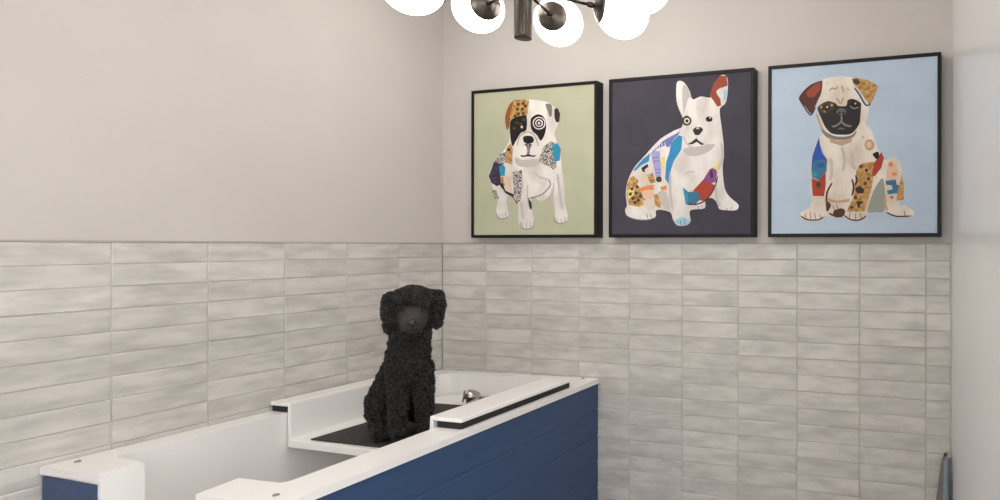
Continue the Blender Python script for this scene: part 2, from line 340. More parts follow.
ART2 = [
('p','white',[(320,649),(338,660),(360,646),(381,612),(394,578),(428,588),(464,581),(474,585),(494,635),(518,668),(542,666),(551,635),(543,559),(518,536),(515,511),(522,464),(527,426),(533,364),(528,288),(537,204),(560,165),(597,134),(589,112),(552,111),(514,117),(504,144),(478,164),(452,152),(448,121),(387,115),(382,91),(385,67),(365,51),(324,51),(304,77),(290,108),(228,117),(221,85),(154,77),(92,92),(78,119),(87,140),(81,191),(92,247),(122,302),(172,351),(241,416),(310,452),(346,466),(347,505),(337,529),(320,577)]),
('p','periwinkle',[(199,359),(260,412),(338,448),(328,431),(299,405),(287,384),(245,378)]),
('p','blue',[(116,290),(161,335),(199,362),(191,325),(156,310),(129,288)]),
('p','lavender',[(201,359),(242,384),(247,314),(252,234),(228,241),(213,306)]),
('p','cream',[(245,378),(272,368),(270,295),(265,231),(253,234),(247,314)]),
('p','yellow',[(248,341),(270,344),(268,309),(250,307)]),
('p','blue',[(294,399),(330,431),(347,425),(343,371),(307,321),(295,286),(286,225),(268,249),(273,322),(287,357)]),
('p','teal',[(314,418),(340,421),(336,382),(309,356),(304,392)]),
('p','tan',[(87,227),(103,258),(127,271),(144,249),(136,226),(158,207),(166,171),(182,162),(178,144),(144,132),(97,142),(85,182)]),
('p','yellow',[(89,202),(109,221),(124,208),(118,181),(95,165)]),
('p','cream',[(119,268),(149,285),(179,273),(199,224),(156,220),(140,247)]),
('p','tan',[(181,267),(211,275),(225,236),(201,230)]),
('p','peach',[(152,200),(211,201),(227,170),(182,160)]),
('p','cream',[(164,157),(213,163),(221,125),(182,126)]),
('s','olive',[(93,215),(109,208)],3),
('s','olive',[(101,192),(115,196)],3),
('s','olive',[(97,156),(122,151)],3),
('s','olive',[(130,175),(144,164)],3),
('s','olive',[(136,145),(154,146)],3),
('s','olive',[(119,237),(130,226)],3),
('s','olive',[(107,176),(112,161)],3),
('s','olive',[(150,191),(156,177)],3),
('s','olive',[(189,255),(207,260)],3),
('s','olive',[(191,242),(213,247)],3),
('p','olive',[(119,210),(119,207),(117,205),(115,203),(111,203),(108,204),(106,205),(104,208),(103,210),(104,213),(106,215),(108,217),(111,217),(114,217),(117,215),(119,213)]),
('p','olive',[(140,191),(139,189),(137,186),(135,185),(132,184),(129,185),(126,187),(124,189),(124,192),(124,195),(126,197),(129,198),(132,199),(135,198),(137,197),(139,194)]),
('p','olive',[(125,169),(124,166),(122,164),(120,163),(117,162),(113,163),(111,164),(109,167),(108,169),(109,172),(111,175),(113,176),(117,177),(120,176),(122,174),(124,172)]),
('p','olive',[(150,160),(149,157),(147,155),(145,153),(142,153),(139,153),(136,155),(134,157),(134,160),(134,163),(136,165),(139,167),(142,167),(145,166),(147,165),(149,162)]),
('p','olive',[(160,177),(159,175),(157,172),(155,171),(152,170),(149,171),(146,173),(144,175),(144,178),(144,181),(146,183),(149,184),(152,185),(155,184),(157,183),(159,180)]),
('p','olive',[(135,151),(134,148),(132,146),(130,144),(127,144),(124,144),(121,146),(119,148),(119,151),(119,154),(121,156),(124,158),(127,158),(130,158),(132,156),(134,154)]),
('p','olive',[(111,188),(111,185),(109,182),(106,181),(103,180),(100,181),(98,183),(96,185),(95,188),(96,191),(98,193),(100,194),(103,195),(106,194),(109,193),(111,190)]),
('p','olive',[(145,218),(144,216),(142,213),(140,212),(137,211),(134,212),(131,214),(129,216),(129,219),(129,222),(131,224),(133,225),(137,226),(140,225),(142,224),(144,221)]),
('p','orange',[(147,213),(182,222),(213,226),(217,204),(182,203),(157,198)]),
('p','orange',[(245,214),(274,222),(276,203),(251,201)]),
('p','dark',[(156,299),(186,316),(189,303),(171,290),(176,281),(161,283)]),
('p','white',[(221,373),(268,389),(272,380),(236,368)]),
('s','white',[(229,395),(231,375)],4),
('s','white',[(239,397),(243,377)],4),
('s','white',[(252,401),(255,382)],4),
('s','white',[(266,403),(270,385)],4),
('s','slate',[(206,338),(239,343)],3),
('s','slate',[(211,324),(243,327)],3),
('s','slate',[(221,288),(245,291)],3),
('s','slate',[(224,275),(246,277)],3),
('p','olive',[(253,247),(252,242),(249,238),(244,236),(239,235),(234,236),(229,239),(226,243),(225,248),(226,252),(229,256),(234,259),(239,260),(244,259),(249,256),(251,252)]),
('p','lgrey',[(231,188),(270,197),(292,122),(270,121),(246,149)]),
('p','tan',[(216,181),(231,185),(249,144),(246,125),(221,136)]),
('p','steel',[(350,211),(376,190),(416,194),(430,160),(410,141),(363,141)]),
('p','red',[(395,194),(419,218),(443,241),(494,216),(489,192),(454,149),(429,154),(419,189)]),
('p','purple',[(443,241),(471,283),(494,292),(504,270),(499,231),(473,221)]),
('p','yellow',[(486,286),(513,322),(532,330),(530,304),(508,277)]),
('s','dark',[(367,140),(410,138),(447,150),(475,177),(497,216),(506,253)],3),
('p','teal',[(353,204),(372,186),(378,146),(363,142)]),
('p','rust',[(416,192),(435,206),(446,169),(431,157)]),
('p','plum',[(471,271),(482,283),(487,251),(476,243)]),
('s','lgrey',[(522,391),(528,330),(508,279)],7),
('s','lgrey',[(497,209),(504,157),(517,127)],7),
('p','lgrey',[(355,374),(423,380),(491,387),(482,368),(452,350),(397,339),(359,352)]),
('s','lgrey',[(357,262),(376,274),(405,275)],3),
('s','lgrey',[(292,277),(292,188),(304,117)],6),
('p','lgrey',[(351,641),(372,627),(388,588),(375,584),(359,537),(351,528),(347,589)]),
('p','rust',[(470,588),(489,640),(515,668),(544,665),(550,625),(530,619),(500,606),(517,582),(521,544),(505,541),(485,570)]),
('p','white',[(500,603),(530,618),(538,578),(524,566)]),
('p','sky',[(533,605),(545,611),(542,570),(530,560)]),
('p','olive',[(389,488),(388,480),(383,474),(376,470),(367,469),(358,471),(351,476),(346,483),(345,491),(346,499),(351,505),(358,509),(367,510),(376,508),(383,503),(388,496)]),
('p','white',[(381,489),(380,484),(377,480),(373,478),(368,477),(363,479),(359,481),(356,485),(355,490),(356,495),(358,499),(363,501),(368,502),(373,500),(377,498),(380,493)]),
('p','black',[(376,488),(375,486),(374,484),(371,483),(369,482),(366,483),(364,484),(362,487),(362,489),(362,492),(364,494),(366,495),(369,495),(371,495),(374,493),(375,491)]),
('p','black',[(374,507),(373,506),(372,505),(369,504),(366,504),(363,504),(361,505),(359,506),(358,508),(359,509),(361,510),(363,511),(366,511),(369,511),(372,510),(373,508)]),
('p','black',[(483,490),(482,486),(479,482),(474,480),(468,480),(462,481),(457,484),(454,487),(453,492),(454,496),(457,500),(462,502),(468,502),(474,501),(479,498),(482,495)]),
('p','white',[(475,496),(475,494),(474,494),(473,493),(472,493),(471,493),(470,494),(469,495),(469,496),(469,497),(470,498),(471,498),(472,499),(473,498),(474,498),(475,497)]),
('p','dark',[(394,450),(408,461),(431,460),(442,450),(434,438),(423,427),(406,428),(399,438)]),
('p','lgrey',[(426,455),(426,454),(424,453),(421,452),(417,452),(414,452),(411,453),(409,455),(408,456),(409,457),(411,458),(414,459),(417,459),(421,459),(424,458),(426,456)]),
('p','dark',[(367,390),(390,400),(410,415),(425,401),(449,387),(433,385),(413,399),(393,390)]),
('s','grey',[(415,427),(413,410)],2),
('s','lgrey',[(352,425),(367,395),(387,379),(433,375),(467,389)],3),
('p','sky',[(311,70),(348,88),(381,73),(381,58),(348,50),(319,56)]),
('s','dark',[(338,72),(343,52)],3),
('s','dark',[(357,74),(361,52)],3),
('s','dark',[(182,101),(187,84)],3),
('s','dark',[(200,100),(204,86)],3),
('s','dark',[(568,126),(565,113)],3),
('s','dark',[(545,120),(547,110)],3),
('s','dark',[(419,131),(422,118)],3),
('s','dark',[(435,134),(439,125)],3),
('s','grey',[(81,97),(122,80),(182,74),(226,87)],2),
]
ART3 = [
('p','cream',[(209,612),(248,626),(292,628),(339,619),(370,595),(392,555),(404,508),(399,462),(390,436),(410,418),(426,376),(447,321),(468,293),(500,307),(525,273),(534,212),(539,143),(546,117),(574,97),(567,76),(515,74),(478,88),(463,107),(402,98),(389,68),(318,67),(301,83),(249,78),(230,87),(225,69),(197,62),(141,70),(134,96),(165,114),(180,143),(173,238),(184,332),(205,391),(224,409),(213,454),(203,505),(205,560)]),
('p','sage',[(423,178),(441,209),(459,223),(466,164),(464,100),(430,95),(400,96),(409,136)]),
('p','umber',[(216,616),(172,602),(134,568),(130,548),(153,518),(176,488),(189,509),(203,537),(218,570),(222,611)]),
('p','rust',[(189,604),(214,611),(214,583),(189,553),(163,555),(156,574)]),
('s','dark',[(127,554),(140,531),(169,487),(181,488),(194,514)],3),
('p','tan',[(337,614),(354,618),(390,609),(421,593),(440,578),(421,529),(404,511),(390,531),(367,569),(346,591)]),
('p','olive',[(341,612),(359,613),(372,597),(359,588),(347,596)]),
('p','sky',[(344,588),(365,568),(385,531),(398,510),(390,506),(372,538),(354,570)]),
('s','dark',[(347,580),(369,548),(387,515),(399,507),(412,515)],3),
('p','mask',[(221,460),(208,489),(203,511),(221,526),(246,534),(275,523),(284,513),(316,511),(322,532),(344,536),(372,519),(374,503),(371,461),(366,435),(338,402),(297,399),(259,406),(234,432)]),
('p','olive',[(203,511),(221,526),(246,534),(273,521),(267,501),(243,487),(214,490)]),
('p','mask',[(255,506),(254,501),(250,498),(245,495),(239,495),(232,496),(227,499),(223,503),(222,508),(223,513),(227,517),(232,519),(239,520),(245,518),(250,515),(254,511)]),
('p','tan',[(223,512),(222,510),(221,508),(220,507),(218,507),(216,508),(214,509),(213,511),(212,513),(213,514),(214,516),(216,517),(218,517),(220,517),(221,516),(222,514)]),
('p','tan',[(265,517),(264,515),(263,513),(261,512),(259,512),(257,512),(255,513),(254,515),(253,518),(254,520),(255,521),(257,523),(259,523),(261,522),(263,521),(264,519)]),
('p','tan',[(235,494),(235,492),(234,491),(232,490),(230,489),(229,490),(227,491),(226,492),(226,494),(226,496),(227,497),(229,498),(230,498),(232,498),(234,497),(235,495)]),
('p','white',[(245,511),(245,509),(244,508),(243,507),(241,507),(240,507),(239,508),(238,510),(237,511),(238,512),(239,514),(240,514),(241,515),(243,514),(244,513),(245,512)]),
('p','black',[(363,513),(362,509),(358,505),(353,502),(347,502),(341,503),(335,506),(332,510),(331,515),(332,520),(335,524),(341,526),(347,527),(353,525),(358,522),(362,518)]),
('p','lgrey',[(356,517),(355,516),(355,515),(353,514),(352,514),(350,514),(349,515),(348,516),(348,518),(348,519),(349,520),(350,521),(352,521),(353,521),(355,520),(355,519)]),
('s','grey',[(331,510),(346,499),(364,503)],3),
('p','slate',[(278,491),(287,502),(306,501),(316,490),(310,478),(286,479)]),
('p','black',[(294,485),(293,483),(293,482),(291,481),(289,481),(288,481),(286,482),(285,484),(285,486),(285,487),(286,489),(288,489),(289,490),(291,489),(293,488),(293,487)]),
('p','black',[(310,484),(310,482),(309,481),(307,480),(306,480),(304,480),(303,481),(302,483),(301,485),(302,486),(303,488),(304,489),(306,489),(307,488),(309,487),(310,486)]),
('s','grey',[(297,476),(297,452),(278,436),(260,433)],4),
('s','grey',[(297,452),(313,436),(338,430)],4),
('s','slate',[(284,422),(297,424),(310,421)],4),
('s','fawn',[(249,573),(260,583),(275,580),(284,591)],4),
('s','fawn',[(297,590),(304,576),(303,564)],4),
('s','fawn',[(277,544),(287,531),(292,518)],4),
('s','fawn',[(306,545),(300,530),(296,518)],4),
('s','fawn',[(319,582),(329,569)],4),
('s','fawn',[(237,600),(245,609)],4),
('s','fawn',[(198,489),(211,451),(231,415),(260,397)],4),
('p','grey',[(215,427),(237,412),(266,397),(303,391),(338,396),(356,413),(350,394),(328,381),(285,379),(240,391)]),
('p','fawn',[(245,393),(283,376),(331,380),(342,390),(336,368),(298,356),(256,370)]),
('s','lgrey',[(256,310),(260,258),(253,221)],6),
('s','lgrey',[(342,329),(339,285),(353,262)],6),
('p','royal',[(209,395),(192,350),(182,319),(178,267),(238,266),(242,302),(222,333),(213,364)]),
('p','steel',[(178,270),(188,298),(215,306),(241,302),(239,259),(209,224),(181,237)]),
('p','royal',[(232,283),(230,279),(227,276),(221,274),(215,273),(208,274),(203,277),(199,280),(198,284),(199,288),(203,291),(208,293),(215,294),(221,293),(227,291),(230,287)]),
('p','teal',[(203,249),(202,245),(200,241),(196,239),(192,239),(188,240),(184,242),(182,245),(181,249),(182,253),(184,257),(188,259),(192,260),(196,259),(200,256),(202,253)]),
('p','red',[(180,234),(207,222),(235,257),(236,205),(229,161),(184,163),(181,201)]),
('p','olive',[(218,206),(217,202),(215,198),(211,196),(207,195),(203,196),(200,199),(197,202),(197,206),(197,210),(200,214),(203,216),(207,216),(211,215),(215,213),(217,210)]),
('p','tan',[(357,262),(379,285),(423,289),(445,281),(424,237),(413,180),(398,136),(387,98),(320,99),(329,124),(344,152),(351,211)]),
('p','red',[(416,237),(424,282),(452,325),(462,302),(452,265),(427,233)]),
('p','black',[(420,320),(439,327),(444,310),(436,298),(424,308)]),
('p','dark',[(351,187),(368,197),(387,184),(383,168),(359,170)]),
('p','dark',[(357,137),(388,138),(372,128),(369,111),(362,115)]),
('s','dark',[(353,240),(359,218),(350,202)],4),
('p','umber',[(380,273),(379,270),(378,268),(376,267),(373,266),(371,267),(369,268),(367,271),(367,273),(367,276),(369,278),(371,279),(373,279),(376,279),(378,277),(379,275)]),
('p','umber',[(402,257),(401,255),(400,253),(398,251),(395,251),(393,251),(391,253),(389,255),(389,258),(389,260),(391,262),(393,264),(395,264),(398,263),(400,262),(401,260)]),
('p','umber',[(409,224),(409,222),(407,219),(405,218),(403,218),(400,218),(398,220),(396,222),(396,224),(396,227),(398,229),(400,230),(403,231),(405,230),(407,229),(409,227)]),
('p','umber',[(397,206),(396,204),(395,201),(393,200),(390,200),(388,200),(386,202),(384,204),(384,206),(384,209),(386,211),(388,212),(390,213),(393,212),(395,211),(396,209)]),
('p','umber',[(360,152),(360,149),(358,147),(356,146),(354,145),(351,146),(349,147),(347,150),(347,152),(347,155),(349,157),(351,158),(354,159),(356,158),(358,157),(360,154)]),
('p','umber',[(346,115),(345,113),(344,111),(341,109),(339,109),(336,109),(334,111),(333,113),(332,115),(333,118),(334,120),(336,122),(339,122),(341,121),(344,120),(345,118)]),
('p','fawn',[(426,354),(424,345),(420,338),(414,334),(407,332),(400,334),(393,339),(389,347),(388,355),(389,364),(393,371),(399,375),(407,376),(414,374),(420,369),(424,362)]),
('p','peach',[(415,355),(414,351),(412,347),(408,344),(405,343),(401,345),(397,347),(395,352),(394,356),(395,361),(397,365),(401,368),(405,368),(408,367),(412,364),(414,360)]),
('s','red',[(377,390),(385,380)],3),
('p','peach',[(472,248),(480,286),(498,289),(517,250),(510,217),(472,218)]),
('p','orange',[(496,276),(495,272),(494,270),(491,268),(488,267),(484,268),(482,270),(480,273),(479,276),(480,280),(482,282),(484,284),(488,285),(491,284),(494,282),(495,279)]),
('p','orange',[(510,239),(510,237),(508,235),(504,233),(500,233),(497,234),(493,235),(491,237),(490,240),(491,242),(493,244),(497,246),(500,246),(504,245),(507,244),(510,242)]),
('p','steel',[(468,215),(506,218),(510,199),(523,195),(518,166),(477,163),(473,177),(495,181),(492,196),(470,199)]),
('p','tan',[(513,170),(529,239),(536,199),(537,140),(509,138)]),
('p','sky',[(523,138),(541,137),(538,123),(522,118)]),
('p','red',[(496,151),(496,149),(495,147),(493,146),(491,146),(489,146),(488,147),(487,149),(486,151),(487,153),(488,154),(489,155),(491,156),(493,155),(495,154),(496,152)]),
('p','fawn',[(238,154),(283,142),(331,149),(329,136),(283,133),(242,138)]),
('s','umber',[(262,213),(242,177),(238,132)],4),
('s','umber',[(339,226),(346,193),(339,160)],4),
('p','umber',[(238,138),(257,128),(249,106),(239,102)]),
('s','umber',[(249,93),(276,83),(309,88)],4),
('p','umber',[(268,102),(298,112),(313,101),(302,79),(270,79)]),
('s','umber',[(173,99),(177,71)],3),
('s','umber',[(192,95),(196,68)],3),
('s','umber',[(154,94),(155,77)],3),
('s','umber',[(214,89),(215,72)],3),
('s','umber',[(332,97),(329,75)],3),
('s','umber',[(354,92),(354,67)],3),
('s','umber',[(372,93),(375,71)],3),
('s','umber',[(264,123),(272,105)],3),
('s','umber',[(538,99),(541,80)],3),
('s','umber',[(279,127),(285,109)],3),
('s','umber',[(134,85),(162,69),(208,68),(227,80)],3),
('s','umber',[(307,86),(335,67),(372,66),(394,82)],3),
('s','umber',[(470,95),(509,78),(566,79)],3),
('s','fawn',[(466,164),(468,121),(477,102)],5),
('s','lgrey',[(298,353),(309,308),(305,257)],6),
]
def smooth_poly(pts, k=3):
    n = len(pts)
    if n < 4: return pts
    out = []
    for i in range(n):
        p0, p1, p2, p3 = (np.array(pts[(i + d) % n], float) for d in (-1, 0, 1, 2))
        for j in range(k):
            t = j / k
            out.append(tuple(0.5 * (2 * p1 + (p2 - p0) * t + (2 * p0 - 5 * p1 + 4 * p2 - p3) * t * t + (3 * p1 - p0 - 3 * p2 + p3) * t ** 3)))
    return out

def framed_print(x0, x1, z0, z1, bg, art, label, canvas_label):
    W, H = x1 - x0, z1 - z0
    D = 0.045; FW = 0.014
    t = thing('framed_print', label, 'picture', (x0, 0.008, ZT + z0), group='dog prints above the tiles')
    bm = bmesh.new()
    yb, yf = 0.0, -D - 0.008
    add_box(bm, (0, yf, 0), (FW, yb, H)); add_box(bm, (W - FW, yf, 0), (W, yb, H))
    add_box(bm, (FW, yf, 0), (W - FW, yb, FW)); add_box(bm, (FW, yf, H - FW), (W - FW, yb, H))
    obj('frame', bm, M['frame'], t, bevel=0.0012)
    cm = new_mat('canvas_ground', lin(*bg), 0.8, spec=0.15)
    add_noise(cm, lin(*[c - 3 for c in bg]), lin(*[min(255, c + 3) for c in bg]), (9, 9, 9), 4)
    cy = yf + 0.004
    obj('canvas', box((FW, cy, FW), (W - FW, yb, H - FW)), cm, t)
    # the printed animal: flat layers of ink lying on the canvas
    bm = bmesh.new(); used = []
    y = cy - 0.0002
    for e in art:
        if e[1] not in used: used.append(e[1])
        mi = used.index(e[1]); y -= 0.000012
        if e[0] == 'p':
            pl = smooth_poly(e[2]) if e[1] in ('white', 'cream', 'mask', 'brown', 'lgrey', 'slate', 'umber', 'black', 'grey', 'sage') else e[2]
            fc = bm.faces.new([bm.verts.new((px / 1000, y, pz / 1000)) for px, pz in pl]); fc.material_index = mi
            fc.normal_update(); bmesh.ops.triangulate(bm, faces=[fc], ngon_method='EAR_CLIP')
        else:
            w = e[3] * 0.0009
            pts = [Vector((a / 1000, b / 1000)) for a, b in e[2]]
            if len(pts) > 2:
                q = [pts[0]]
                for i in range(len(pts) - 1):
                    p0, p1, p2, p3 = pts[max(i - 1, 0)], pts[i], pts[i + 1], pts[min(i + 2, len(pts) - 1)]
                    for j in (1, 2, 3):
                        s = j / 3
                        q.append(0.5 * (2 * p1 + (p2 - p0) * s + (2 * p0 - 5 * p1 + 4 * p2 - p3) * s * s + (3 * p1 - p0 - 3 * p2 + p3) * s ** 3))
                pts = q
            A, B = [], []
            for i, p in enumerate(pts):
                d = (pts[min(i + 1, len(pts) - 1)] - pts[max(i - 1, 0)]).normalized(); nrm = Vector((-d.y, d.x))
                ww = w * (0.45 if i in (0, len(pts) - 1) else 1)
                A.append(bm.verts.new((p.x + nrm.x * ww, y, p.y + nrm.y * ww))); B.append(bm.verts.new((p.x - nrm.x * ww, y, p.y - nrm.y * ww)))
            for i in range(len(pts) - 1):
                fc = bm.faces.new((A[i], A[i + 1], B[i + 1], B[i])); fc.material_index = mi
    for fc in bm.faces:
        fc.normal_update()
        if fc.normal.y > 0: fc.normal_flip()
    me = bpy.data.meshes.new('printed_dog'); bm.to_mesh(me); bm.free()
    for k in used: me.materials.append(ink[k])
    o = bpy.data.objects.new('printed_dog', me); COL.objects.link(o); o.parent = t
    o['label'] = canvas_label
    return t

framed_print(0.207, 0.876, 0.026, 0.716, (182, 182, 156), ART1, 'square black-framed print of a patched bulldog on pale green, nearest the corner', 'white bulldog with patchwork fur')
framed_print(0.935, 1.599, 0.026, 0.716, (72, 68, 77), ART2, 'square black-framed print of a white prick-eared puppy on dark grey, between the other two', 'white french bulldog with colourful patches')
framed_print(1.659, 2.332, 0.026, 0.716, (183, 198, 213), ART3, 'square black-framed print of a pug puppy on light blue, farthest from the corner', 'cream pug with a dark face and patchwork legs')

# ------------------------------------------------------------------ washing tub
RZ = ZT - 0.612          # rim height
YR = -1.446         # near end, right-hand side
YE = -1.42              # near end
def xo(y): return 0.866 - 0.034 * y      # outer edge of the rim
def arc(cx, cy, r, a0, a1, n=6):
    return [(cx + r * math.cos(math.radians(a0 + (a1 - a0) * i / n)), cy + r * math.sin(math.radians(a0 + (a1 - a0) * i / n))) for i in range(n + 1)]
tub = thing('dog_washing_tub', 'raised white dog washing tub clad in navy boards, in the tiled corner', 'bathtub', (0.0, 0.0, 0.0))
inner = [(0.247, YE), (0.246, -1.32)] + arc(0.105, -1.31, 0.02, 270, 180, 4) + arc(0.141, -0.125, 0.065, 180, 90) + arc(0.677, -0.12, 0.06, 90, 0) + \
        [(0.785, -1.322), (0.774, -1.336), (0.634, -1.340), (0.652, YR)]
inner[2:7] = [(0.106, -1.308)] + [(0.098, -1.30)]
outer_top = [(xo(YR), YR), (xo(-0.004), -0.004), (0.004, -0.004), (0.004, YE)]
ins = 0.012
outer_low = [(xo(YR) - ins - .012, YR + ins), (xo(-0.004) - ins - .012, -0.004), (0.004, -0.004), (0.004, YE + ins)]
inner_low = [(0.247, YE + 0.004)] + inner[1:-1] + [(0.652, YR + 0.004)]
bm = bmesh.new()
def ring(poly, z): return [bm.verts.new((x, y, z)) for x, y in poly]
top = ring(inner + outer_top, RZ)
mid = ring(inner + outer_top, RZ - 0.021)
low = ring(inner_low + outer_low, RZ - 0.021)
bot = ring(inner_low + outer_low, 0.14)
n = len(top)
bm.faces.new(top); bm.faces.new(bot[::-1])
for A, B in ((mid, top), (bot, low)):
    for i in range(n): bm.faces.new((A[i], A[(i + 1) % n], B[(i + 1) % n], B[i]))
for i in range(n):
    j = (i + 1) % n
    try: bm.faces.new((low[i], low[j], mid[j], mid[i]))
    except ValueError: pass
bmesh.ops.remove_doubles(bm, verts=bm.verts[:], dist=1e-5)
bmesh.ops.dissolve_degenerate(bm, edges=bm.edges[:], dist=1e-5)
add_box(bm, (0.03, YE + 0.03, 0.10), (0.84, -0.03, 0.16))                     # bottom of the basin
add_box(bm, (0.24, YE + 0.03, 0.10), (0.63, YE + 0.07, 0.36))                 # sill of the step-in opening
obj('basin', bm, M['acrylic'], tub, bevel=0.009, bang=50)
# boards: long side
bm = bmesh.new()
z = RZ - 0.0215; BH = 0.117; first = True
while z > 0.02:
    z2 = max(z - BH, 0.02)
    g = 0.0022
    def X(y, d): return xo(y) - 0.024 + d
    pr = [(0, z2), (0.0138, z2), (0.0138, z2 + g + 0.001), (0.0165, z2 + g + 0.004), (0.0165, z - g - 0.003), (0.0138, z - g), (0.0138, z), (0, z)]
    ya, yb = YR + 0.0125, -0.004
    A = [bm.verts.new((X(ya, d), ya, zz)) for d, zz in pr]; B = [bm.verts.new((X(yb, d), yb, zz)) for d, zz in pr]
    for i in range(len(pr)): bm.faces.new((A[i], A[(i + 1) % 8], B[(i + 1) % 8], B[i]))
    bm.faces.new(A); bm.faces.new(B[::-1])
    z = z2
o = obj('side_cladding', bm, M['navy'], tub); o['label'] = 'navy blue horizontal boards on the long side'
for xa, xb, yy in ((0.008, 0.236, YE), (0.664, xo(YR) - 0.014, YR)):
    bm = bmesh.new(); z = RZ - 0.028
    while z > 0.02:
        z2 = max(z - BH, 0.02)
        add_box(bm, (xa, yy + 0.003, z2 + 0.0002), (xb, yy + 0.0118, z - 0.0002)); z = z2
    o = obj('end_cladding', bm, M['navy'], tub, bevel=0.001); o['label'] = 'navy blue end panel below the rim'
for x, y in ((0.054, -1.366), (0.848, -1.40), (0.80, -0.03)):
    bm = bmesh.new(); add_lathe(bm, [(0.0, 0.0022), (0.0035, 0.0022), (0.0042, 0.0032), (0.006, 0.0032), (0.0072, 0.0022), (0.0074, -0.001)], org=(x, y, RZ), n=20)
    obj('cap_plug', bm, M['cap'], tub, smooth=True)

# ------------------------------------------------------------------ lift-out platform inside the tub
LZ = ZT - 0.576          # top of its lips
PZ = ZT - 0.708          # its standing surface
pf = thing('tub_platform', 'white lift-out platform with raised lips and black edge strips, hooked over the tub rims', 'platform', (0.0, 0.0, PZ))
YA, YB = -0.815, -0.20
def sweep(prof, ya, yb, xf):
    """prof: (x, z, side) cross-section points; xf shifts the right side with the taper"""
    bm = bmesh.new()
    A = [bm.verts.new((x + xf(ya) * s, ya - 0.028 * x, zz)) for x, zz, s in prof]; B = [bm.verts.new((x + xf(yb) * s, yb, zz)) for x, zz, s in prof]
    n = len(prof)
    for i in range(n): bm.faces.new((A[i], A[(i + 1) % n], B[(i + 1) % n], B[i]))
    bm.faces.new(A); bm.faces.new(B[::-1]); return bm
lz, pz = LZ - PZ, 0.0
tp = lambda y: -0.036 * y
top_p = [(0.006, lz, 0), (0.108, lz, 0), (0.110, 0.006, 0), (0.116, 0, 0), (0.702, 0, 1), (0.708, 0.006, 1), (0.714, lz, 1), (0.844, lz, 1)]
low_p = [(0.006, lz - 0.014, 0), (0.094, lz - 0.014, 0), (0.094, -0.022, 0), (0.099, -0.028, 0), (0.720, -0.028, 1), (0.727, -0.022, 1), (0.727, lz - 0.014, 1), (0.844, lz - 0.014, 1)]
bm = bmesh.new()
def section(pp, y): return [bm.verts.new((x + tp(y) * s, y - (0.028 * x if y < -0.5 else 0), zz)) for x, zz, s in pp]
At, Bt, Al, Bl = section(top_p, YA), section(top_p, YB), section(low_p, YA), section(low_p, YB)
for i in range(7):
    bm.faces.new((At[i], At[i + 1], Bt[i + 1], Bt[i])); bm.faces.new((Al[i], Bl[i], Bl[i + 1], Al[i + 1]))
    bm.faces.new((At[i], Al[i], Al[i + 1], At[i + 1])); bm.faces.new((Bt[i], Bt[i + 1], Bl[i + 1], Bl[i]))
bm.faces.new((At[0], Bt[0], Bl[0], Al[0])); bm.faces.new((At[7], Al[7], Bl[7], Bt[7]))
add_prism(bm, [(0.096, -0.205), (0.676, -0.205), (0.672, -0.125), (0.660, -0.092), (0.630, -0.073), (0.150, -0.073), (0.115, -0.088), (0.096, -0.125)], -0.026, -0.0002)
obj('platform_shell', bm, M['acrylic'], pf, bevel=0.005, bang=35)
for side in (0, 1):
    z1, z0 = lz - 0.014, RZ - PZ + 0.0006
    if side == 0: pr = [(0.010, z0, 0), (0.010, z1, 0), (0.082, z1, 0), (0.082, z0, 0)]
    else: pr = [(0.742, z0, 1), (0.742, z1, 1), (0.839, z1, 1), (0.839, z0, 1)]
    obj('edge_strip', sweep(pr, YA + 0.005, YB - 0.004, tp), M['rubber'], pf, bevel=0.0015)['label'] = 'black rubber strip under the lip'

# mat on the platform
bm = bmesh.new(); add_prism(bm, [(0.182, -0.800), (0.694, -0.812), (0.684, -0.255), (0.182, -0.255)], 0.0, 0.005)
mt = obj('bath_mat', bm, M['mat'], bevel=0.0015); mt.location = (0, 0, PZ + 0.0006)
tag(mt, 'thin dark rubber mat under the black dog on the white platform', 'mat')

# the tub stands a hair out of level: it rises slightly away from the left-hand wall
for q in list(tub.children) + list(pf.children) + [mt]:
    for v in q.data.vertices: v.co.z += 0.0136 * v.co.x

# ------------------------------------------------------------------ hand shower lying behind the mat
sh = thing('hand_shower', 'chrome hand shower head lying in the tub behind the dark mat', 'shower head', (0.352, -0.232, PZ + 0.0120))
ax = Vector((-0.72, -0.62, 0.18)).normalized()
bm = bmesh.new(); oc = Vector((0, 0, 0.03))
add_lathe(bm, [(0.029, 0.0), (0.031, -0.004), (0.0305, -0.018), (0.028, -0.034), (0.022, -0.047), (0.012, -0.055), (0.0, -0.057)], ax, oc, 32)
obj('shower_bell', bm, M['chrome'], sh, smooth=True)
bm = bmesh.new(); add_lathe(bm, [(0.0, 0.016), (0.022, 0.016), (0.0255, 0.013), (0.0255, 0.009), (0.012, 0.008), (0.012, -0.002), (0.0, -0.002)], ax, oc, 32)
obj('spray_face', bm, M['cap'], sh, smooth=True)
bm = bmesh.new(); add_tube(bm, oc - ax * 0.03 + Vector((0.0, 0, -0.006)), Vector((0.16, 0.09, 0.013)), 0.009, 0.011)
obj('handle', bm, M['chrome'], sh, smooth=True)

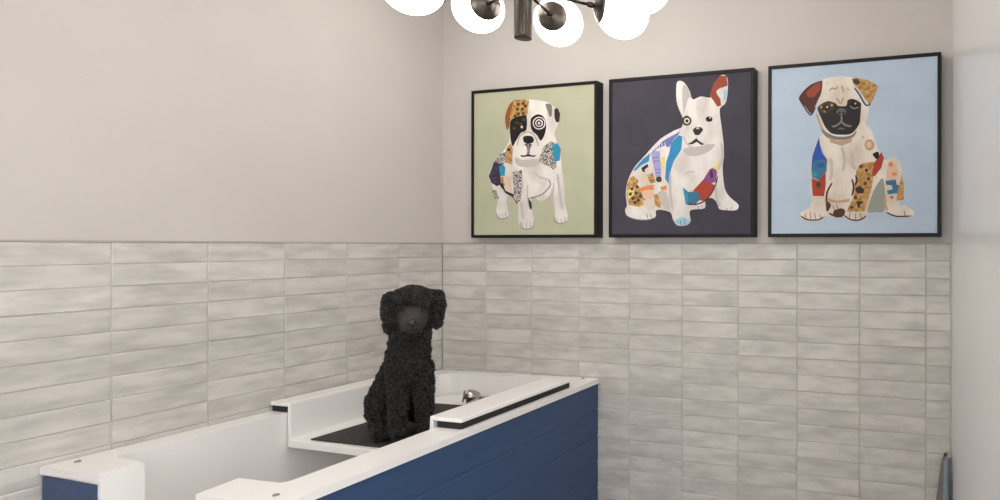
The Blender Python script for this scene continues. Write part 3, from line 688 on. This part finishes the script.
# ------------------------------------------------------------------ towel on a hook in the right-hand corner
hk = thing('towel_hook', 'small chrome hook in the right-hand corner holding the grey-blue towel', 'hook', (2.355, 0.0, ZT - 0.80))
bm = bmesh.new(); add_lathe(bm, [(0.0, 0), (0.013, 0), (0.013, -0.006), (0.0, -0.006)], (0, 1, 0), (0, 0, 0), 20)
obj('hook_plate', bm, M['chrome'], hk, smooth=False)
bm = bmesh.new()
pts = [Vector((0, -0.006, 0)), Vector((0, -0.04, -0.002)), Vector((0, -0.064, 0.002)), Vector((0, -0.072, 0.012))]
for p, q in zip(pts, pts[1:]): add_tube(bm, p, q, 0.0045, n=12)
obj('hook_arm', bm, M['chrome'], hk, smooth=True)
tw = thing('hanging_towel', 'grey-blue towel hanging from the chrome hook against the tiles', 'towel', (2.352, -0.05, ZT - 0.80))
def drape(x0, x1, yoff, zb, seed, grow):
    bm = bmesh.new(); rows = []
    NV, NU = 14, 24
    for j in range(NV + 1):
        v = j / NV; z = 0.008 - v * zb
        row = []
        for i in range(NU):
            a = 2 * PI * i / NU
            sp = 0.42 + 0.58 * min(1, v * grow) ** 0.8
            rx = (x1 - x0) / 2 * sp; ry = 0.03 * (0.35 + 0.65 * v)
            fold = 1 + 0.13 * math.sin(5 * a + seed) * v
            row.append(bm.verts.new(((x0 + x1) / 2 * min(1, 0.2 + v) + rx * fold * math.cos(a), yoff + ry * fold * math.sin(a), z - 0.012 * (1 - v) * abs(math.cos(a)))))
        rows.append(row)
    for A, B in zip(rows, rows[1:]):
        for i in range(NU): bm.faces.new((A[i], A[(i + 1) % NU], B[(i + 1) % NU], B[i]))
    bm.faces.new(rows[0]); bm.faces.new(rows[-1][::-1])
    return bm
obj('cloth', drape(-0.018, 0.016, -0.012, 0.42, 0.4, 1.6), M['towel'], tw, smooth=True)
obj('folded_edge', drape(-0.052, -0.002, 0.016, 0.40, 2.0, 1.6), M['hem'], tw, smooth=True)['label'] = 'grey-brown folded edge'

# ------------------------------------------------------------------ chandelier
ch = thing('chandelier', 'dark metal chandelier with white glass globes and a fluted column, hanging from above', 'chandelier', (1.176, -0.935, CZ))
zc = lambda z: ZT + z - CZ
bm = bmesh.new()
NF = 24 * 4
prof = []
def flute_ring(z, R, amp): return [bm.verts.new(((R + amp * math.cos(i * PI / 2)) * math.cos(2 * PI * i / NF), (R + amp * math.cos(i * PI / 2)) * math.sin(2 * PI * i / NF), z)) for i in range(NF)]
rs = [flute_ring(zc(0.600), 0.0235, 0.0012), flute_ring(zc(0.95), 0.0235, 0.0012)]
for i in range(NF): bm.faces.new((rs[0][i], rs[0][(i + 1) % NF], rs[1][(i + 1) % NF], rs[1][i]))
bm.faces.new(rs[1]); bm.faces.new(rs[0][::-1])
obj('column', bm, M['bronze'], ch)
bm = bmesh.new(); add_lathe(bm, [(0.0, zc(0.591)), (0.019, zc(0.591)), (0.0245, zc(0.593)), (0.0245, zc(0.600)), (0.0, zc(0.601))], n=40)
obj('bottom_cap', bm, M['bronze2'], ch, smooth=False, bevel=0.001)
bm = bmesh.new(); add_tube(bm, (0, 0, zc(0.95)), (0, 0, -0.02), 0.008); obj('stem', bm, M['bronze2'], ch, smooth=True)
bm = bmesh.new(); add_lathe(bm, [(0.0, -0.03), (0.03, -0.028), (0.062, -0.018), (0.065, 0.0), (0.0, 0.0)], n=40); obj('ceiling_canopy', bm, M['bronze2'], ch, smooth=True)
bm = bmesh.new(); add_lathe(bm, [(0.0, zc(0.713)), (0.026, zc(0.713)), (0.031, zc(0.718)), (0.031, zc(0.756)), (0.026, zc(0.761)), (0.0, zc(0.761))], n=40); obj('hub', bm, M['bronze2'], ch)
GR = 0.082
globes = [(1.066, -0.603, 0.765, 0.737), (0.851, -0.741, 0.788, 0.737), (1.379, -0.718, 0.725, 0.737), (1.006, -1.164, 0.685, 0.737), (1.557, -0.935, 0.710, 0.737),
          (1.296, -1.195, 0.857, 0.749), (0.936, -0.775, 0.897, 0.749), (1.376, -0.715, 0.907, 0.749)]
for gx, gy, gz, hz in globes:
    h = Vector((0, 0, zc(hz))); c = Vector((gx - 1.176, gy - -0.935, zc(gz)))
    d = (c - h).normalized()
    tip = c - d * (GR + 0.010)
    bm = bmesh.new(); add_tube(bm, h + d * 0.02, tip, 0.0048, n=12); add_lathe(bm, [(0.0, -0.022), (0.008, -0.018), (0.009, -0.006), (0.007, 0.004), (0, 0.004)], d, tip, 16)
    arm = obj('arm', bm, M['bronze2'], ch, smooth=True)
    bm = bmesh.new()
    pr = [(0.0, -GR - 0.012), (0.012, -GR - 0.0105)] + [((GR + 0.004) * math.sin(t), -(GR + 0.004) * math.cos(t) - 0.004 * (1 - t / 0.60)) for t in np.linspace(0.25, 0.60, 8)] + [((GR - 0.001) * math.sin(0.60), -(GR - 0.001) * math.cos(0.60)), (0, -GR * 0.8)]
    add_lathe(bm, pr, d, c, 40)
    obj('cup', bm, M['bronze'], arm, smooth=True)
    bm = bmesh.new(); bmesh.ops.create_uvsphere(bm, u_segments=40, v_segments=24, radius=GR, matrix=Matrix.Translation(c))
    obj('glass_globe', bm, M['opal'], arm, smooth=True)

# ------------------------------------------------------------------ the dog
DO = Vector((0.43 + 0.0665 + 0.0055, -0.62 - 0.075 + 0.006, PZ + 0.0136 * 0.66 + 0.0056))
tv = Vector((0.7193, -0.6947, 0)).normalized(); rv = Vector((-tv.y, tv.x, 0))   # towards the photographer, and to the right
DM = Matrix(((rv.x, tv.x, 0), (rv.y, tv.y, 0), (0, 0, 1)))
def blob(bm, c, rad, rot=(0, 0, 0)):
    bmesh.ops.create_icosphere(bm, subdivisions=4, radius=1, matrix=Matrix.LocRotScale(Vector(c), Euler(rot), Vector(rad) if not isinstance(rad, float) else Vector((rad,) * 3)))
def limb(bm, pts):
    for (p, r1), (q, r2_) in zip(pts, pts[1:]):
        p, q = Vector(p), Vector(q); k = max(3, int((q - p).length / (min(r1, r2_) * 0.35)))
        for i in range(k + 1):
            s = i / k; blob3(bm, p.lerp(q, s), r1 + (r2_ - r1) * s)
def blob3(bm, c, r_):
    bmesh.ops.create_icosphere(bm, subdivisions=3, radius=r_, matrix=Matrix.Translation(c))
bm = bmesh.new()
limb(bm, [((0.010, -0.012, 0.36), 0.070), ((0.004, -0.01, 0.30), 0.073), ((-0.006, -0.03, 0.23), 0.080), ((-0.028, -0.075, 0.155), 0.090), ((-0.045, -0.14, 0.10), 0.092)])
blob(bm, (0.004, 0.012, 0.265), (0.073, 0.062, 0.088))                     # chest
blob(bm, (-0.085, -0.075, 0.098), (0.055, 0.085, 0.088), (0.25, 0, 0.2))   # near haunch
blob(bm, (0.04, -0.15, 0.085), (0.05, 0.085, 0.08), (0.25, 0, 0.2))        # far haunch
limb(bm, [((-0.094, -0.06, 0.045), 0.038), ((-0.092, -0.01, 0.028), 0.028), ((-0.086, 0.03, 0.024), 0.025)])
limb(bm, [((0.055, -0.10, 0.04), 0.034), ((0.06, -0.03, 0.026), 0.026)])
limb(bm, [((-0.030, 0.014, 0.24), 0.044), ((-0.032, 0.034, 0.13), 0.034), ((-0.032, 0.042, 0.035), 0.029), ((-0.032, 0.066, 0.026), 0.028)])
limb(bm, [((0.046, 0.01, 0.24), 0.042), ((0.054, 0.026, 0.13), 0.033), ((0.056, 0.032, 0.035), 0.028), ((0.056, 0.054, 0.026), 0.027)])
blob(bm, (0.018, 0.0, 0.455), (0.072, 0.078, 0.062))                       # skull
blob(bm, (0.018, 0.002, 0.486), (0.073, 0.078, 0.046))                     # topknot
blob(bm, (0.018, 0.052, 0.482), (0.056, 0.034, 0.026))                     # fringe
blob(bm, (0.018, 0.030, 0.425), (0.060, 0.055, 0.050))                     # cheeks
limb(bm, [((0.016, 0.050, 0.420), 0.050), ((0.013, 0.096, 0.411), 0.041)])   # muzzle
blob(bm, (0.013, 0.088, 0.398), (0.041, 0.036, 0.026))
for sx, x, dz in ((-1, -0.054, 0.0), (1, 0.092, 0.006)):                      # hanging ears
    blob(bm, (x + sx * 0.002, 0.000, 0.478 + dz), (0.030, 0.036, 0.034), (0, 0.3 * sx, 0))
    blob(bm, (x + sx * 0.009, 0.004, 0.440 + dz), (0.027, 0.040, 0.048), (0, 0.12 * sx, 0))
    blob(bm, (x + sx * 0.004, 0.006, 0.400 + dz), (0.022, 0.032, 0.034), (0, -0.1 * sx, 0))
limb(bm, [((-0.05, -0.22, 0.05), 0.022), ((-0.075, -0.27, 0.03), 0.018)])    # tail
me = bpy.data.meshes.new('dog_base'); bm.to_mesh(me); bm.free()
tmp = bpy.data.objects.new('dog_base', me); COL.objects.link(tmp)
md = tmp.modifiers.new('r', 'REMESH'); md.mode = 'VOXEL'; md.voxel_size = 0.005; md.use_smooth_shade = True
md = tmp.modifiers.new('s', 'SMOOTH'); md.iterations = 6; md.factor = 0.5
bpy.context.view_layer.update()
dg = bpy.context.evaluated_depsgraph_get()
body = bpy.data.meshes.new_from_object(tmp.evaluated_get(dg))
bpy.data.objects.remove(tmp); bpy.data.meshes.remove(me)
body.transform(DM.to_4x4() @ Matrix.Diagonal((0.955, 0.955, 1.006, 1.0)))
from mathutils import noise as mn
body.update()
lo = min(v.co.z for v in body.vertices)
for v in body.vertices:
    q = v.co @ DM          # back to right / forward / up
    face = q.y > 0.055 and q.z < 0.47 and q.z > 0.36
    v.co += v.normal * ((0.0010 if face else 0.0075) * mn.noise(v.co * 52) + (0 if face else 0.003 * mn.noise(v.co * 130)))
lo = min(v.co.z for v in body.vertices)
for v in body.vertices: v.co.z -= lo - 0.0012
body.name = 'dog'
body.materials.clear(); body.materials.append(M['skin']); body.materials.append(M['muzzle'])
dog = bpy.data.objects.new('dog', body); COL.objects.link(dog); dog.location = DO
tag(dog, 'black curly poodle puppy sitting upright on the dark mat in the tub', 'dog')
# local (right, forward, up) coordinates of the surface, for choosing coat length
nv = len(body.vertices)
co = np.empty(nv * 3); body.vertices.foreach_get('co', co); co = co.reshape(-1, 3)
R3 = np.array(DM) @ np.diag([1 / 0.955, 1 / 0.955, 1 / 1.006])
def muz_d(q):   # >0 outside the clipped face
    a = np.array([0.015, 0.050, 0.416]); b_ = np.array([0.013, 0.13, 0.404])
    t = np.clip(((q - a) @ (b_ - a)) / ((b_ - a) @ (b_ - a)), 0, 1)[:, None]
    return np.linalg.norm(q - (a + t * (b_ - a)), axis=1)
npol = len(body.polygons)
pc = np.empty(npol * 3); body.polygons.foreach_get('center', pc); pc = pc.reshape(-1, 3) @ R3
body.polygons.foreach_set('material_index', ((pc[:, 1] > 0.060) & (pc[:, 2] < 0.468) & (muz_d(pc) < 0.058)).astype(np.int32))
body.polygons.foreach_set('use_smooth', np.ones(npol, dtype=bool))
# curls
body.calc_loop_triangles()
tri = np.empty(len(body.loop_triangles) * 3, dtype=np.int32); body.loop_triangles.foreach_get('vertices', tri); tri = tri.reshape(-1, 3)
A, B, C_ = co[tri[:, 0]], co[tri[:, 1]], co[tri[:, 2]]
cr = np.cross(B - A, C_ - A); ar = np.linalg.norm(cr, axis=1)
def curls(count, pick, lmin, lmax, rad, turns, thick, down, seg=9):
    idx = rng.choice(len(tri), size=count * 12, p=ar / ar.sum())
    w = rng.random((len(idx), 2)); fl = w.sum(1) > 1; w[fl] = 1 - w[fl]
    P = A[idx] + (B - A)[idx] * w[:, :1] + (C_ - A)[idx] * w[:, 1:]
    Nn = cr[idx] / ar[idx][:, None]
    keep = pick(P @ R3, Nn @ R3) & (P[:, 2] > 0.006)
    P, Nn = P[keep][:count], Nn[keep][:count]
    n = len(P)
    D = Nn + rng.normal(0, 0.30, (n, 3)); D[:, 2] -= down; D /= np.linalg.norm(D, axis=1)[:, None]
    ref = rng.normal(0, 1, (n, 3)); U = np.cross(D, ref); U /= np.linalg.norm(U, axis=1)[:, None]; V = np.cross(D, U)
    Ln = rng.uniform(lmin, lmax, n); ph = rng.random(n) * 2 * PI; tr_ = turns * rng.uniform(0.7, 1.3, n)
    t = np.linspace(0, 1, seg)
    ang = ph[:, None] + 2 * PI * tr_[:, None] * t[None]
    rr = rad * np.minimum(1, t * 3)[None] * rng.uniform(0.7, 1.3, n)[:, None]
    path = P[:, None] - Nn[:, None] * 0.002 + D[:, None] * (Ln[:, None] * t[None])[..., None] + U[:, None] * (np.cos(ang) * rr)[..., None] + V[:, None] * (np.sin(ang) * rr)[..., None]
    path[..., 2] = np.maximum(path[..., 2], 0.002)
    th = thick * (1 - 0.75 * t ** 2)
    tan = np.gradient(path, axis=1); tan /= np.linalg.norm(tan, axis=2)[..., None] + 1e-9
    s1 = np.cross(tan, ref[:, None]); s1 /= np.linalg.norm(s1, axis=2)[..., None] + 1e-9; s2 = np.cross(tan, s1)
    ringv = [path + (s1 * math.cos(a) + s2 * math.sin(a)) * th[None, :, None] for a in (0, 2 * PI / 3, 4 * PI / 3)]
    vv = np.stack(ringv, axis=2)       # n, seg, 3, xyz
    base = (np.arange(n) * seg * 3)[:, None, None] + (np.arange(seg - 1) * 3)[None, :, None]
    k = np.arange(3)[None, None]; k2 = (k + 1) % 3
    q = np.stack([base + k, base + k2, base + 3 + k2, base + 3 + k], axis=-1).reshape(-1, 4)
    return vv.reshape(-1, 3), q
is_m = lambda q: (q[:, 1] > 0.058) & (q[:, 2] < 0.464) & (muz_d(q) < 0.058)
is_head = lambda q: (q[:, 2] > 0.36) & ~is_m(q)
hd = lambda q, n: is_head(q)
mz = lambda q, n: is_m(q)
leg = lambda q: (q[:, 2] < 0.185) & (q[:, 1] > -0.005) & (q[:, 0] > -0.072)
parts = [curls(3200, lambda q, n: leg(q), 0.005, 0.011, 0.0030, 1.3, 0.0012, 0.4),
         curls(8500, lambda q, n: ~is_m(q) & ~leg(q) & (q[:, 2] < 0.38), 0.010, 0.022, 0.0042, 1.6, 0.0014, 0.45),
         curls(5600, hd, 0.011, 0.027, 0.0042, 1.5, 0.0013, 0.35),
         curls(2200, mz, 0.001, 0.0035, 0.0006, 0.5, 0.0006, 0.6)]
def fur_obj(name, pieces, mat):
    off = 0; V_, F_ = [], []
    for v, q in pieces: V_.append(v); F_.append(q + off); off += len(v)
    V_ = np.concatenate(V_); F_ = np.concatenate(F_)
    m_ = bpy.data.meshes.new(name)
    m_.vertices.add(len(V_)); m_.vertices.foreach_set('co', V_.ravel())
    m_.loops.add(F_.size); m_.loops.foreach_set('vertex_index', F_.ravel().astype(np.int32))
    m_.polygons.add(len(F_)); m_.polygons.foreach_set('loop_start', np.arange(len(F_), dtype=np.int32) * 4)
    m_.update(calc_edges=True); m_.validate()
    m_.polygons.foreach_set('use_smooth', np.ones(len(F_), dtype=bool))
    m_.materials.append(mat)
    o = bpy.data.objects.new(name, m_); COL.objects.link(o); o.parent = dog; o['kind'] = 'stuff'
    return o
fur_obj('curly_coat', parts[:3], M['fur'])['label'] = 'thick black curls'
fur_obj('muzzle_hair', parts[3:], M['muzzle'])['label'] = 'short dark grey hair on the muzzle'
L3 = lambda p: DM @ Vector((p[0] * 0.955, p[1] * 0.955, p[2] * 1.006))
bm = bmesh.new()
for c, rd in (((0.013, 0.137, 0.416), (0.0155, 0.009, 0.0115)), ((0.005, 0.135, 0.411), (0.0085, 0.008, 0.0075)), ((0.021, 0.135, 0.411), (0.0085, 0.008, 0.0075))):
    bmesh.ops.create_uvsphere(bm, u_segments=20, v_segments=12, radius=1, matrix=Matrix.LocRotScale(L3(c), DM.to_euler(), Vector(rd)))
obj('nose', bm, M['nose'], dog, smooth=True)
for x in (-0.018, 0.050):
    bm = bmesh.new(); bmesh.ops.create_uvsphere(bm, u_segments=16, v_segments=10, radius=0.0065, matrix=Matrix.Translation(L3((x, 0.077, 0.457))))
    obj('eye', bm, M['eye'], dog, smooth=True)
bm = bmesh.new()
pts = [L3(p) for p in ((-0.020, 0.113, 0.384), (-0.004, 0.124, 0.388), (0.013, 0.129, 0.391), (0.030, 0.124, 0.388), (0.046, 0.113, 0.384))]
for p, q in zip(pts, pts[1:]): add_tube(bm, p, q, 0.0022, n=8)
add_tube(bm, pts[2], L3((0.013, 0.138, 0.408)), 0.0018, n=8)
obj('mouth', bm, M['nose'], dog, smooth=True)

# ------------------------------------------------------------------ light
W = bpy.data.worlds.new('world'); S.world = W; W.use_nodes = True
bg = W.node_tree.nodes['Background']; bg.inputs[0].default_value = (0.97, 0.98, 1.0, 1); bg.inputs[1].default_value = 3.05
def fill_lamp(x, y, power, label):  # unseen ceiling lamps, added to brighten the tub rim and the corner
    t = thing('ceiling_fill', label, 'light', (x, y, CZ))
    bm = bmesh.new(); add_lathe(bm, [(0.05, -0.001), (0.06, -0.004), (0.062, 0.0)], n=32); obj('trim_ring', bm, M['ceiling'], t, smooth=True)
    la = bpy.data.lights.new('lamp', 'AREA'); la.shape = 'DISK'; la.size = 0.1; la.energy = power; la.color = (1.0, 0.97, 0.94)
    lo = bpy.data.objects.new('lamp', la); COL.objects.link(lo); lo.parent = t; lo.location = (0, 0, -0.006)
fill_lamp(1.0, -1.75, 3.2, 'added, unseen downlight in the ceiling above the near end of the tub')
fill_lamp(0.55, -0.55, 2.6, 'added, unseen downlight in the ceiling above the tiled corner')
vs = S.view_settings
S.display_settings.display_device = 'sRGB'
vs.view_transform = 'Standard'; vs.look = 'None'; vs.gamma = 1.0; vs.use_curve_mapping = False
vs.exposure = 0.0
